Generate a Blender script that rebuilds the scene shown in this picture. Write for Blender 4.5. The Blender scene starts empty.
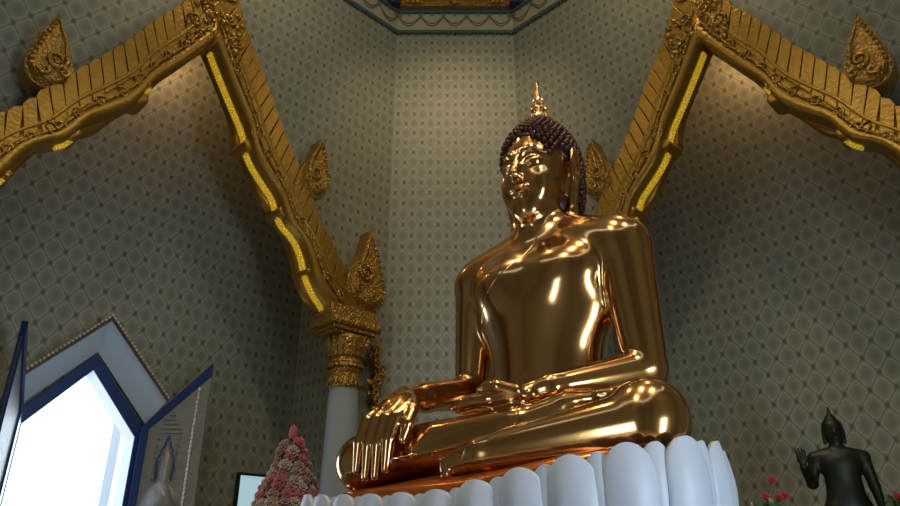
import bpy, bmesh, math, random
import numpy as np
from mathutils import Vector, Matrix, noise
random.seed(7)
PI = math.pi
R2 = math.sqrt(2)
scene = bpy.context.scene
COL = scene.collection

# ------------------------------------------------------------------ materials
MAT = {}
def new_mat(name):
    m = bpy.data.materials.new(name); m.use_nodes = True
    nt = m.node_tree
    b = nt.nodes['Principled BSDF']
    MAT[name] = m
    return m, nt, b
def N(nt, t, **kw):
    n = nt.nodes.new(t)
    for k, v in kw.items(): setattr(n, k, v)
    return n
def lk(nt, a, b): nt.links.new(a, b)
def rgb(h):
    c = [int(h[i:i+2], 16)/255 for i in (0, 2, 4)]
    return tuple((x/12.92 if x <= .04045 else ((x+.055)/1.055)**2.4) for x in c) + (1,)
def simple(name, col, rough=.5, metal=0, noise_scale=6, var=.12, bump=0, bscale=40, spec=.5, coat=0):
    m, nt, b = new_mat(name)
    tc = N(nt, 'ShaderNodeTexCoord'); nz = N(nt, 'ShaderNodeTexNoise'); nz.inputs['Scale'].default_value = noise_scale
    nz.inputs['Detail'].default_value = 4
    lk(nt, tc.outputs['Object'], nz.inputs['Vector'])
    mx = N(nt, 'ShaderNodeMix', data_type='RGBA')
    mx.inputs[6].default_value = tuple(c*(1-var) for c in col[:3])+(1,)
    mx.inputs[7].default_value = tuple(min(1, c*(1+var)) for c in col[:3])+(1,)
    lk(nt, nz.outputs['Fac'], mx.inputs[0]); lk(nt, mx.outputs[2], b.inputs['Base Color'])
    b.inputs['Roughness'].default_value = rough; b.inputs['Metallic'].default_value = metal
    b.inputs['Specular IOR Level'].default_value = spec
    b.inputs['Coat Weight'].default_value = coat
    if bump:
        n2 = N(nt, 'ShaderNodeTexNoise'); n2.inputs['Scale'].default_value = bscale; n2.inputs['Detail'].default_value = 3
        lk(nt, tc.outputs['Object'], n2.inputs['Vector'])
        bp = N(nt, 'ShaderNodeBump'); bp.inputs['Strength'].default_value = bump; bp.inputs['Distance'].default_value = .02
        lk(nt, n2.outputs['Fac'], bp.inputs['Height']); lk(nt, bp.outputs[0], b.inputs['Normal'])
    return m

def wallpaper():
    m, nt, b = new_mat('wallpaper')
    uv = N(nt, 'ShaderNodeUVMap'); uv.uv_map = 'UVMap'
    sp = N(nt, 'ShaderNodeSeparateXYZ'); lk(nt, uv.outputs[0], sp.inputs[0])
    def M(op, a, c=None, d=None):
        n = N(nt, 'ShaderNodeMath', operation=op)
        for i, x in enumerate((a, c, d)):
            if x is None: continue
            if isinstance(x, (int, float)): n.inputs[i].default_value = x
            else: lk(nt, x, n.inputs[i])
        return n.outputs[0]
    a = M('DIVIDE', sp.outputs[0], .28); c = M('DIVIDE', sp.outputs[1], .385)
    p = M('ADD', a, c); q = M('SUBTRACT', a, c)
    fp = M('SUBTRACT', M('FRACT', p), .5); fq = M('SUBTRACT', M('FRACT', q), .5)
    ap = M('ABSOLUTE', fp); aq = M('ABSOLUTE', fq)
    r = M('POWER', M('ADD', M('POWER', ap, 3.4), M('POWER', aq, 3.4)), 1/3.4)
    ed = M('MAXIMUM', ap, aq)                       # .5 on the lattice lines
    # radius of the petalled centre, wobbling with angle
    ang = M('ARCTAN2', fq, fp)
    wob = M('MULTIPLY', M('COSINE', M('MULTIPLY', ang, 8)), .018)
    rc = M('ADD', r, wob)
    # distance to the lattice knot
    kp = M('SUBTRACT', .5, ap); kq = M('SUBTRACT', .5, aq)
    kn = M('POWER', M('ADD', M('MULTIPLY', kp, kp), M('MULTIPLY', kq, kq)), .5)
    def ramp(x, pts, interp='LINEAR'):
        n = N(nt, 'ShaderNodeValToRGB'); lk(nt, x, n.inputs[0]); cr = n.color_ramp; cr.interpolation = interp
        while len(cr.elements) < len(pts): cr.elements.new(.5)
        for e, (pos, col) in zip(cr.elements, pts): e.position = pos; e.color = col
        return n.outputs[0]
    def g(x, y, z): return (x, y, z, 1)
    body = ramp(rc, [(0, g(.115,.125,.095)), (.04, g(.17,.18,.138)), (.17, g(.165,.175,.135)), (.21, g(.195,.207,.16)), (.33, g(.205,.22,.17)),
                     (.39, g(.235,.25,.192)), (.42, g(.285,.30,.232)), (.442, g(.28,.295,.228)), (.468, g(.20,.212,.165)), (.6, g(.20,.212,.165))])
    line = ramp(ed, [(0, g(0,0,0)), (.462, g(0,0,0)), (.478, g(1,1,1)), (.5, g(1,1,1))])
    mx = N(nt, 'ShaderNodeMix', data_type='RGBA'); lk(nt, body, mx.inputs[6]); mx.inputs[7].default_value = g(.15,.158,.12)
    lk(nt, M('MULTIPLY', line, .8), mx.inputs[0])
    dot = ramp(kn, [(0, g(.55,.55,.55)), (.035, g(1,1,1)), (.10, g(1,1,1)), (.125, g(0,0,0))])
    mx2 = N(nt, 'ShaderNodeMix', data_type='RGBA'); lk(nt, mx.outputs[2], mx2.inputs[6]); mx2.inputs[7].default_value = g(.075,.078,.058)
    lk(nt, M('MULTIPLY', dot, .9), mx2.inputs[0])
    # broad uneven fading
    tc = N(nt, 'ShaderNodeTexCoord'); nz = N(nt, 'ShaderNodeTexNoise'); nz.inputs['Scale'].default_value = .7; lk(nt, tc.outputs['Object'], nz.inputs['Vector'])
    v = N(nt, 'ShaderNodeMapRange'); v.inputs[3].default_value = .85; v.inputs[4].default_value = 1.12; lk(nt, nz.outputs['Fac'], v.inputs[0])
    mx3 = N(nt, 'ShaderNodeMix', data_type='RGBA', blend_type='MULTIPLY'); mx3.inputs[0].default_value = 1
    lk(nt, mx2.outputs[2], mx3.inputs[6]); lk(nt, v.outputs[0], mx3.inputs[7])
    lk(nt, mx3.outputs[2], b.inputs['Base Color'])
    b.inputs['Roughness'].default_value = .55
    return m
wallpaper()

def gold_polished():
    m, nt, b = new_mat('polished_gold')
    tc = N(nt, 'ShaderNodeTexCoord'); nz = N(nt, 'ShaderNodeTexNoise'); nz.inputs['Scale'].default_value = 1.6; nz.inputs['Detail'].default_value = 3
    lk(nt, tc.outputs['Object'], nz.inputs['Vector'])
    mx = N(nt, 'ShaderNodeMix', data_type='RGBA'); mx.inputs[6].default_value = (.58,.315,.115,1); mx.inputs[7].default_value = (.72,.42,.165,1)
    lk(nt, nz.outputs['Fac'], mx.inputs[0]); lk(nt, mx.outputs[2], b.inputs['Base Color'])
    b.inputs['Metallic'].default_value = 1; b.inputs['Roughness'].default_value = .165
    b.inputs['Coat Weight'].default_value = .8; b.inputs['Coat Roughness'].default_value = .05; b.inputs['Coat IOR'].default_value = 1.7; b.inputs['Coat Tint'].default_value = (1,.93,.80,1)
    bp = N(nt, 'ShaderNodeBump'); bp.inputs['Strength'].default_value = .035; bp.inputs['Distance'].default_value = .02
    n2 = N(nt, 'ShaderNodeTexNoise'); n2.inputs['Scale'].default_value = 5; n2.inputs['Detail'].default_value = 2
    lk(nt, tc.outputs['Object'], n2.inputs['Vector']); lk(nt, n2.outputs['Fac'], bp.inputs['Height']); lk(nt, bp.outputs[0], b.inputs['Normal'])
gold_polished()

def gilt(name, c1, c2, rough, bump, scale):
    m, nt, b = new_mat(name)
    tc = N(nt, 'ShaderNodeTexCoord'); vo = N(nt, 'ShaderNodeTexVoronoi'); vo.inputs['Scale'].default_value = scale
    nz = N(nt, 'ShaderNodeTexNoise'); nz.inputs['Scale'].default_value = scale*.45; nz.inputs['Detail'].default_value = 5; nz.inputs['Distortion'].default_value = 1.2
    lk(nt, tc.outputs['Object'], nz.inputs['Vector']); lk(nt, tc.outputs['Object'], vo.inputs['Vector'])
    mx = N(nt, 'ShaderNodeMix', data_type='RGBA'); mx.inputs[6].default_value = c1; mx.inputs[7].default_value = c2
    lk(nt, nz.outputs['Fac'], mx.inputs[0]); lk(nt, mx.outputs[2], b.inputs['Base Color'])
    ad = N(nt, 'ShaderNodeMath', operation='ADD'); lk(nt, vo.outputs['Distance'], ad.inputs[0]); lk(nt, nz.outputs['Fac'], ad.inputs[1])
    bp = N(nt, 'ShaderNodeBump'); bp.inputs['Strength'].default_value = bump; bp.inputs['Distance'].default_value = .02
    lk(nt, ad.outputs[0], bp.inputs['Height']); lk(nt, bp.outputs[0], b.inputs['Normal'])
    b.inputs['Metallic'].default_value = .65; b.inputs['Roughness'].default_value = rough
gilt('gilt_paint', (.26,.142,.018,1), (.36,.205,.028,1), .40, .22, 22)
gilt('gilt_carved', (.26,.14,.02,1), (.46,.265,.05,1), .32, .8, 34)
gilt('gilt_plain', (.27,.135,.018,1), (.36,.19,.028,1), .36, .10, 10)
gilt('gilt_glow', (.95,.66,.06,1), (1,.78,.14,1), .25, .6, 60)
MAT['gilt_glow'].node_tree.nodes['Principled BSDF'].inputs['Emission Color'].default_value = (1,.62,.03,1)  # yellow glow put into the gilt of the bead ropes
MAT['gilt_glow'].node_tree.nodes['Principled BSDF'].inputs['Emission Strength'].default_value = .22
simple('hair_bronze', (.055,.018,.010,1), .38, .55, 8, .3)
simple('petal_white', (.42,.47,.56,1), .45, 0, 3, .06, .15, 12)
simple('column_plaster', (.27,.31,.34,1), .6, 0, 2, .06, .1, 30)
simple('orange_cushion', (.62,.16,.035,1), .45, 0, 20, .25, .3, 60)
simple('copper_reflection', (.66,.20,.045,1), .22, .75, 5, .2)  # orange reflection under the legs put into the colour
simple('plain_plaster', (.36,.35,.28,1), .7, 0, 3, .1)
simple('floor_marble', (.33,.26,.19,1), .25, 0, 1.2, .35)
simple('blue_lacquer', (.012,.04,.15,1), .3, 0, 5, .2)
simple('pale_blue_plaster', (.42,.53,.62,1), .6, 0, 5, .08)
simple('leaf_grey', (.23,.235,.22,1), .42, .2, 9, .25, .5, 30)
simple('silver_trim', (.62,.60,.54,1), .35, .6, 60, .4, .8, 90)
simple('dark_bronze', (.018,.022,.014,1), .45, .6, 4, .3)
simple('flower_pink', (.36,.10,.12,1), .7, 0, 15, .35)
simple('flower_blush', (.28,.17,.15,1), .7, 0, 15, .25)
simple('flower_cream', (.34,.28,.24,1), .7, 0, 15, .2)
simple('flower_red', (.36,.03,.03,1), .7, 0, 15, .3)
simple('flower_white', (.5,.45,.38,1), .7, 0, 15, .2)
simple('leaf_green', (.04,.07,.02,1), .6, 0, 12, .3)
simple('black_plastic', (.012,.013,.015,1), .35)
simple('teal_paint', (.045,.085,.09,1), .5, 0, 8, .2)
simple('navy_paint', (.01,.02,.05,1), .5)
simple('ceiling_red', (.42,.08,.015,1), .5, 0, 8, .25)
simple('swag_paint', (.13,.125,.085,1), .6, 0, 10, .1)
simple('frieze_plaster', (.30,.29,.20,1), .6, 0, 5, .1)
simple('rose_paint', (.22,.11,.07,1), .6, 0, 9, .2)
simple('wood_dark', (.06,.03,.015,1), .4, 0, 12, .3)
simple('exterior_wall', (.55,.62,.68,1), .8, 0, 3, .05)
m, nt, b = new_mat('screen_glow')
b.inputs['Base Color'].default_value = (.5,.6,.65,1)
gr = N(nt, 'ShaderNodeTexGradient'); tc = N(nt, 'ShaderNodeTexCoord'); lk(nt, tc.outputs['Object'], gr.inputs[0])
cr = N(nt, 'ShaderNodeValToRGB'); cr.color_ramp.elements[0].color = (.35,.55,.62,1); cr.color_ramp.elements[1].color = (.6,.75,.8,1)
lk(nt, gr.outputs[0], cr.inputs[0]); lk(nt, cr.outputs[0], b.inputs['Emission Color']); b.inputs['Emission Strength'].default_value = .8
m, nt, b = new_mat('bulb_glow')
nz = N(nt, 'ShaderNodeTexNoise'); cr = N(nt, 'ShaderNodeValToRGB')
cr.color_ramp.elements[0].color = (1,.75,.45,1); cr.color_ramp.elements[1].color = (1,.82,.55,1)
lk(nt, nz.outputs['Fac'], cr.inputs[0]); lk(nt, cr.outputs[0], b.inputs['Emission Color']); b.inputs['Emission Strength'].default_value = 14

# ------------------------------------------------------------------ mesh helpers
def tag(o, label=None, cat=None, group=None, kind=None):
    if label: o['label'] = label
    if cat: o['category'] = cat
    if group: o['group'] = group
    if kind: o['kind'] = kind
    return o
def empty(name, loc=(0,0,0), rz=0):
    o = bpy.data.objects.new(name, None); COL.objects.link(o)
    o.location = loc; o.rotation_euler = (0, 0, rz); o.empty_display_size = .2
    return o
def link_mesh(name, me, mat, parent=None, smooth=False):
    o = bpy.data.objects.new(name, me); COL.objects.link(o)
    if mat:
        for mm in (mat if isinstance(mat, (list, tuple)) else [mat]): me.materials.append(MAT[mm])
    if smooth:
        me.polygons.foreach_set('use_smooth', [True]*len(me.polygons))
    if parent: o.parent = parent
    return o
class MB:
    """collects vertices and faces for ONE mesh object"""
    def __init__(s): s.v = []; s.f = []; s.uv = {}
    def add(s, vs, fs):
        n = len(s.v); s.v += [tuple(v) for v in vs]; s.f += [tuple(i+n for i in f) for f in fs]
        return s
    def box(s, c, d, M=None):
        vs = [Vector((c[0]+d[0]*x/2, c[1]+d[1]*y/2, c[2]+d[2]*z/2)) for x in (-1,1) for y in (-1,1) for z in (-1,1)]
        if M: vs = [M @ v for v in vs]
        return s.add(vs, [(0,1,3,2),(4,6,7,5),(0,4,5,1),(2,3,7,6),(0,2,6,4),(1,5,7,3)])
    def prism(s, poly, F, d0, d1, scale1=1):
        """poly: 2D outline; F(a, b, depth) -> point; extruded between depths d0, d1"""
        n = len(poly); cx = sum(p[0] for p in poly)/n; cy = sum(p[1] for p in poly)/n
        top = [((p[0]-cx)*scale1+cx, (p[1]-cy)*scale1+cy) for p in poly]
        vs = [F(p[0], p[1], d0) for p in poly] + [F(p[0], p[1], d1) for p in top]
        fs = [tuple(range(n))[::-1], tuple(range(n, 2*n))] + [(i, (i+1) % n, n+(i+1) % n, n+i) for i in range(n)]
        return s.add(vs, fs)
    def tube(s, pts, r, seg=8, cap=True):
        pts = [Vector(p) for p in pts]; n = len(pts)
        rs = r if isinstance(r, (list, tuple)) else [r]*n
        up = Vector((0, 0, 1)); rings = []
        prev = None
        for i, p in enumerate(pts):
            t = (pts[min(i+1, n-1)]-pts[max(i-1, 0)])
            if t.length < 1e-9: t = Vector((0,0,1))
            t.normalize()
            a = prev if prev is not None else (up if abs(t.z) < .9 else Vector((1,0,0)))
            a = a - t*a.dot(t)
            if a.length < 1e-6: a = t.orthogonal()
            a.normalize(); prev = a
            bb = t.cross(a)
            rings.append([p+(a*math.cos(2*PI*k/seg)+bb*math.sin(2*PI*k/seg))*rs[i] for k in range(seg)])
        vs = [v for rg in rings for v in rg]
        fs = [(i*seg+k, i*seg+(k+1) % seg, (i+1)*seg+(k+1) % seg, (i+1)*seg+k) for i in range(n-1) for k in range(seg)]
        if cap: fs += [tuple(range(seg))[::-1], tuple((n-1)*seg+k for k in range(seg))]
        return s.add(vs, fs)
    def lathe(s, prof, seg=24, c=(0,0,0), M=None):
        vs = [Vector((c[0]+r*math.cos(2*PI*k/seg), c[1]+r*math.sin(2*PI*k/seg), c[2]+z)) for r, z in prof for k in range(seg)]
        if M: vs = [M @ v for v in vs]
        n = len(prof)
        fs = [(i*seg+k, i*seg+(k+1) % seg, (i+1)*seg+(k+1) % seg, (i+1)*seg+k) for i in range(n-1) for k in range(seg)]
        fs += [tuple(range(seg))[::-1], tuple((n-1)*seg+k for k in range(seg))]
        return s.add(vs, fs)
    def ball(s, c, r, M=None, u=8, w=6):
        rr = r if isinstance(r, (list, tuple)) else (r, r, r)
        vs = []
        for i in range(w+1):
            th = PI*i/w
            for k in range(u):
                ph = 2*PI*k/u
                v = Vector((rr[0]*math.sin(th)*math.cos(ph), rr[1]*math.sin(th)*math.sin(ph), rr[2]*math.cos(th)))
                if M: v = M @ v
                vs.append(v+Vector(c))
        return s.add(vs, [(i*u+k, (i+1)*u+k, (i+1)*u+(k+1) % u, i*u+(k+1) % u) for i in range(w) for k in range(u)])
    def grid(s, P, nu, nv):
        vs = [P(i/(nu), j/(nv)) for i in range(nu+1) for j in range(nv+1)]
        return s.add(vs, [(i*(nv+1)+j, (i+1)*(nv+1)+j, (i+1)*(nv+1)+j+1, i*(nv+1)+j+1) for i in range(nu) for j in range(nv)])
    def mesh(s, name, fix=True):
        me = bpy.data.meshes.new(name); me.from_pydata(s.v, [], s.f); me.update()
        if fix:
            bm = bmesh.new(); bm.from_mesh(me); bmesh.ops.remove_doubles(bm, verts=bm.verts, dist=1e-5)
            bmesh.ops.recalc_face_normals(bm, faces=bm.faces); bm.to_mesh(me); bm.free()
        return me
    def build(s, name, mat, parent=None, smooth=False, fix=True, bevel=0):
        o = link_mesh(name, s.mesh(name, fix), mat, parent, smooth)
        if bevel:
            md = o.modifiers.new('bevel', 'BEVEL'); md.width = bevel; md.segments = 2; md.limit_method = 'ANGLE'; md.angle_limit = .6
        return o

def uv_surface(quads, name, mat):
    """quads: list of (points3d, uvs)"""
    vs, fs, uvs = [], [], []
    for pts, uu in quads:
        n = len(vs); vs += [tuple(p) for p in pts]; fs.append(tuple(range(n, n+len(pts)))); uvs += uu
    me = bpy.data.meshes.new(name); me.from_pydata(vs, [], fs); me.update()
    ul = me.uv_layers.new(name='UVMap')
    for i, l in enumerate(me.loops): ul.data[i].uv = uvs[l.vertex_index]
    return link_mesh(name, me, mat)

# ------------------------------------------------------------------ camera (at the origin, eye height 1.6)
EYE = 1.6
cam = bpy.data.cameras.new('camera'); co = bpy.data.objects.new('camera', cam); COL.objects.link(co)
co.location = (0, 0, EYE); co.rotation_euler = (math.radians(90+24), 0, 0)
cam.sensor_width = 36; cam.lens = 36*700/900; cam.clip_start = .05
scene.camera = co

# ------------------------------------------------------------------ hall shell: square hall with chamfered corners
TOPZ = 10.43; RECZ = 9.5; WL = 6.86
class Wall:
    """s along the wall from the chamfer corner, z up, n out of the wall into the hall"""
    def __init__(w, P, D):
        w.P = Vector((P[0], P[1], 0)); w.D = Vector((D[0], D[1], 0)).normalized()
        n = Vector((w.D.y, -w.D.x, 0)); c = Vector((.09, 4.1, 0))
        if (c-w.P).dot(n) < 0: n = -n
        w.Nn = n
    def __call__(w, s, z, n=0): return w.P+w.D*s+w.Nn*n+Vector((0,0,z))
WLEFT = Wall((-.963, 10), (-1, -1)); WRIGHT = Wall((1.145, 10), (1, -1))
q = WL/R2
A1 = (-.963-q, 10-q); B1 = (1.145+q, 10-q)
CH = 2.108
WLC = Wall(A1, (0, -1)); WRC = Wall(B1, (0, -1))
A2 = (A1[0], A1[1]-CH); B2 = (B1[0], B1[1]-CH)
WRL = Wall(A2, (1, -1)); WRR = Wall(B2, (-1, -1))
A3 = (A2[0]+q, A2[1]-q); B3 = (B2[0]-q, B2[1]-q)
WBK = Wall((-.963, 10), (1, 0)); WRB = Wall(A3, (1, 0))
def plain_wall(w, L, name, z0=0, z1=TOPZ):
    o = uv_surface([([w(0,z0), w(L,z0), w(L,z1), w(0,z1)], [(0-L/2,z0),(L/2,z0),(L/2,z1),(0-L/2,z1)])], name, 'wallpaper')
    return tag(o, kind='structure')
plain_wall(WBK, CH, 'wall_back'); plain_wall(WLC, CH, 'wall_left_corner'); plain_wall(WRC, CH, 'wall_right_corner'); plain_wall(WRB, CH, 'wall_rear_corner')
OC = 3.43
HOLE = [(0,8.34),(.4,7.66),(.9,6.86),(1.3,6.32),(1.8,5.6),(2.2,4.95),(2.45,4.75),(2.81,4.6)]
DEP = 1.36
def arch_wall(w, name, side):
    pts = [(-o, h) for o, h in HOLE[::-1]] + HOLE[1:]
    qs = []
    for (a, ha), (b_, hb) in zip(pts, pts[1:]):
        qs.append(([w(OC+a,ha), w(OC+b_,hb), w(OC+b_,TOPZ), w(OC+a,TOPZ)], [(a,ha),(b_,hb),(b_,TOPZ),(a,TOPZ)]))
        qs.append(([w(OC+a,ha), w(OC+b_,hb), w(OC+b_,hb,-.25), w(OC+a,ha,-.25)], [(a,0),(b_,0),(b_,.2),(a,.2)]))
    for a, b_ in ((0, OC-2.81), (OC+2.81, WL)):
        qs.append(([w(a,0), w(b_,0), w(b_,TOPZ), w(a,TOPZ)], [(a-OC,0),(b_-OC,0),(b_-OC,TOPZ),(a-OC,TOPZ)]))
    tag(uv_surface(qs, name, 'wallpaper'), kind='structure')
    # recess: side reveals, ceiling
    s0, s1 = OC-2.81, OC+2.81
    qs = []
    for s in (s0, s1): qs.append(([w(s,0,0), w(s,0,-DEP), w(s,RECZ,-DEP), w(s,RECZ,0)], [(0,0),(DEP,0),(DEP,RECZ),(0,RECZ)]))
    tag(uv_surface(qs, 'wall_'+side+'_reveal', 'wallpaper'), kind='structure')
    tag(uv_surface([([w(s0,RECZ,0), w(s1,RECZ,0), w(s1,RECZ,-DEP), w(s0,RECZ,-DEP)], [(0,0),(1,0),(1,1),(0,1)])], 'ceiling_'+side+'_recess', 'plain_plaster'), kind='structure')
arch_wall(WLEFT, 'wall_left', 'left'); arch_wall(WRIGHT, 'wall_right', 'right')
# recess back walls; left one carries the pointed doorway
DC = OC-2.81+2.90+.0      # door centre along the wall
DW = .635; DSH = 3.05; DAP = 3.78
def recess_wall(w, name, door):
    s0, s1 = OC-2.81, OC+2.81; n = -DEP
    def Q(s, z): return w(s, z, n)
    if not door:
        tag(uv_surface([([Q(s0,0),Q(s1,0),Q(s1,RECZ),Q(s0,RECZ)], [(0,0),(s1-s0,0),(s1-s0,RECZ),(0,RECZ)])], name, 'wallpaper'), kind='structure'); return
    qs = []
    P = [(s0,0),(DC-DW,0),(DC-DW,DSH),(DC,DAP),(DC+DW,DSH),(DC+DW,0),(s1,0)]
    def add(pl): qs.append(([Q(*p) for p in pl], [(p[0]-s0, p[1]) for p in pl]))
    add([(s0,0),(DC-DW,0),(DC-DW,RECZ),(s0,RECZ)]); add([(DC+DW,0),(s1,0),(s1,RECZ),(DC+DW,RECZ)])
    add([(DC-DW,DSH),(DC,DAP),(DC,RECZ),(DC-DW,RECZ)]); add([(DC,DAP),(DC+DW,DSH),(DC+DW,RECZ),(DC,RECZ)])
    tag(uv_surface(qs, name, 'wallpaper'), kind='structure')
recess_wall(WLEFT, 'wall_left_recess', True); recess_wall(WRIGHT, 'wall_right_recess', False)
# rear walls (behind the camera) with tall doorways that let the daylight in
def rear_wall(w, name):
    qs = []
    def add(pl): qs.append(([w(*p) for p in pl], [p for p in pl]))
    d0, d1, dh = 2.98, 3.88, 2.9
    add([(0,0),(d0,0),(d0,TOPZ),(0,TOPZ)]); add([(d1,0),(WL,0),(WL,TOPZ),(d1,TOPZ)]); add([(d0,dh),(d1,dh),(d1,TOPZ),(d0,TOPZ)])
    tag(uv_surface(qs, name, 'wallpaper'), kind='structure')
rear_wall(WRL, 'wall_rear_left'); rear_wall(WRR, 'wall_rear_right')
# floor and ceiling
mb = MB(); mb.box((.09, 4.1, -.05), (20, 20, .1)); tag(mb.build('floor', 'floor_marble'), kind='structure')
oct_ = [(-.963,10),(1.145,10),B1,B2,B3,A3,A2,A1]
cx, cy = .09, 4.05
mb = MB(); mb.add([(x, y, TOPZ+.57) for x, y in oct_], [tuple(range(8))]); tag(mb.build('ceiling', 'frieze_plaster'), kind='structure')
# frieze band above the wallpaper: plaster strip, painted swags, teal lines
def frieze(w, L, name):
    e = empty(name); tag(e, kind='structure')
    mb = MB(); mb.add([w(0,TOPZ,.01), w(L,TOPZ,.01), w(L,TOPZ+.58,.01), w(0,TOPZ+.58,.01)], [(0,1,2,3)]); mb.build('frieze_band', 'frieze_plaster', e)
    mb = MB()
    def F(a, b_, d): return w(a, b_, d)
    mb.prism([(0,TOPZ-.03),(L,TOPZ-.03),(L,TOPZ+.03),(0,TOPZ+.03)], F, 0, .05)
    for k in range(int(L/.075)):
        mb.ball(w(.04+k*.075, TOPZ-.04, .04), .022, u=6, w=4)
    mb.build('lower_bead_moulding', 'teal_paint', e)
    mb = MB(); mb.prism([(0,TOPZ+.43),(L,TOPZ+.43),(L,TOPZ+.49),(0,TOPZ+.49)], F, 0, .06)
    mb.build('upper_moulding', 'teal_paint', e)
    mb = MB(); n = max(1, round(L/.46)); st = L/n
    for k in range(n+1):
        c = k*st
        if k < n:
            for dep in (.20, .26):
                pts = []
                for i in range(13):
                    t = i/12; pts.append(w(c+st*t, TOPZ+.41-dep*math.sin(PI*t)**.8, .02))
                mb.tube(pts, .011, 5)
        cc = min(max(c, .06), L-.06)
        mb.add([w(cc-.05, TOPZ+.43, .03), w(cc+.05, TOPZ+.43, .03), w(cc, TOPZ+.30, .03)], [(0,1,2)])
        if k < n: mb.add([w(c+st/2-.04, TOPZ+.43, .03), w(c+st/2+.04, TOPZ+.43, .03), w(c+st/2, TOPZ+.36, .03)], [(0,1,2)])
    mb.build('painted_swags', 'swag_paint', e)
for w, L, nm in ((WBK, CH, 'trim_1'), (WLEFT, WL, 'trim_2'), (WRIGHT, WL, 'trim_3')): frieze(w, L, nm)
# gilded ceiling beam above the back corner wall
e = empty('ceiling_beam', (.09, 9.9, TOPZ+.50)); tag(e, 'gilded ceiling beam with red panel above the narrow back wall', 'beam')
mb = MB(); prof = [(0,0),(-.05,0),(-.07,.015),(-.09,.02),(-.11,.035),(-.13,.04),(-.14,.06),(-.14,.10),(0,.10)]
hw = 1.12
mb.add([(x*hw*(1 if True else 1), y, z) for x in (-1,1) for y, z in prof], [tuple(range(9)), tuple(range(9,18))]+[(i,(i+1)%9,9+(i+1)%9,9+i) for i in range(9)])
for k in range(31): mb.ball((-1.05+k*.07, -.06, .0), .022, u=6, w=4)
mb.build('beam_moulding', 'gilt_carved', e)
mb = MB(); mb.box((0, -.34, .07), (2.1, .42, .05)); mb.build('beam_panel', 'ceiling_red', e)
mb = MB()
for s in (-1, 1):
    mb.prism([(s*1.0,-.02),(s*1.2,-.02),(s*1.26,.10),(s*1.2,.2),(s*.98,.2)], lambda a, b_, d: Vector((a, d, b_)), -.16, -.0)
    mb.ball((s*1.1, -.16, .06), (.08,.06,.09))
mb.build('corner_bracket', 'navy_paint', e)
mb = MB()
for s in (-1, 1):
    for k in range(3): mb.ball((s*(.86-.09*k), -.13, .03-.004*k), (.05,.04,.035), u=8, w=5)
mb.ball((0, -.12, .02), (.09,.05,.045), u=10, w=6)
mb.build('carved_rosette', 'gilt_carved', e)

# ------------------------------------------------------------------ gilded arches
INNER = [(0,7.92),(.28,7.45),(.50,7.11),(.68,6.84),(.74,6.60),(.85,6.42),(1.05,6.22),(1.22,6.07),(1.32,5.84),(1.40,5.72),(1.60,5.60),(1.74,5.40),(1.83,5.12),(1.98,4.90),(2.14,4.76),(2.20,4.66)]
LIP   = [(0,7.98),(.27,7.56),(.48,7.22),(.60,6.95),(.63,6.72),(.78,6.64),(.92,6.44),(1.10,6.14),(1.34,5.99),(1.38,5.84),(1.58,5.76),(1.74,5.42),(1.86,5.08),(2.02,4.86),(2.2,4.76),(2.28,4.66)]
OUTER = [(0,9.25),(.16,8.80),(.42,8.20),(.70,7.78),(1.00,7.20),(1.22,6.86),(1.42,6.55),(1.62,6.25),(1.84,5.86),(2.10,5.58),(2.30,5.28),(2.48,5.16),(2.70,5.10),(2.94,5.0),(2.96,4.84),(2.96,4.66)]
def resample(pts, n):
    d = [0]
    for a, b_ in zip(pts, pts[1:]): d.append(d[-1]+math.dist(a, b_))
    out = []
    for i in range(n):
        t = d[-1]*i/(n-1); k = max(j for j in range(len(d)) if d[j] <= t+1e-9); k = min(k, len(d)-2)
        f = (t-d[k])/max(1e-9, d[k+1]-d[k]); out.append((pts[k][0]+(pts[k+1][0]-pts[k][0])*f, pts[k][1]+(pts[k+1][1]-pts[k][1])*f))
    return out
def smooth_line(pts, it=1):
    for _ in range(it):
        out = [pts[0]]
        for a, b_ in zip(pts, pts[1:]):
            out += [(a[0]*.75+b_[0]*.25, a[1]*.75+b_[1]*.25), (a[0]*.25+b_[0]*.75, a[1]*.25+b_[1]*.75)]
        out.append(pts[-1]); pts = out
    return pts
def off(pts, d):
    out = []
    for i, p in enumerate(pts):
        a = pts[max(0,i-1)]; b_ = pts[min(len(pts)-1,i+1)]; t = Vector((b_[0]-a[0], b_[1]-a[1])).normalized()
        out.append((p[0]+t.y*d*-1*-1, p[1]-t.x*d))
    return out
def flame_outline(bx, bz, h, w, lean=0):
    """a leaf-flame: fat base that curls to a point"""
    P = [(-.50,.0),(-.56,.15),(-.52,.30),(-.40,.42),(-.24,.52),(-.13,.64),(-.06,.78),(-.01,.90),(.02,1.0),(.10,.90),(.19,.78),(.27,.66),(.34,.52),(.42,.38),(.48,.24),(.50,.10),(.46,0),(.30,-.12),(0,-.16),(-.3,-.1)]
    return [(bx+p[0]*w+lean*p[1]*h, bz+p[1]*h) for p in P]
def spiral(cx, cz, r, turns=1.6, start=0, n=26, sgn=1):
    return [(cx+r*(1-i/n*.86)*math.cos(start+sgn*2*PI*turns*i/n), cz+r*(1-i/n*.86)*math.sin(start+sgn*2*PI*turns*i/n)) for i in range(n+1)]
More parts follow.
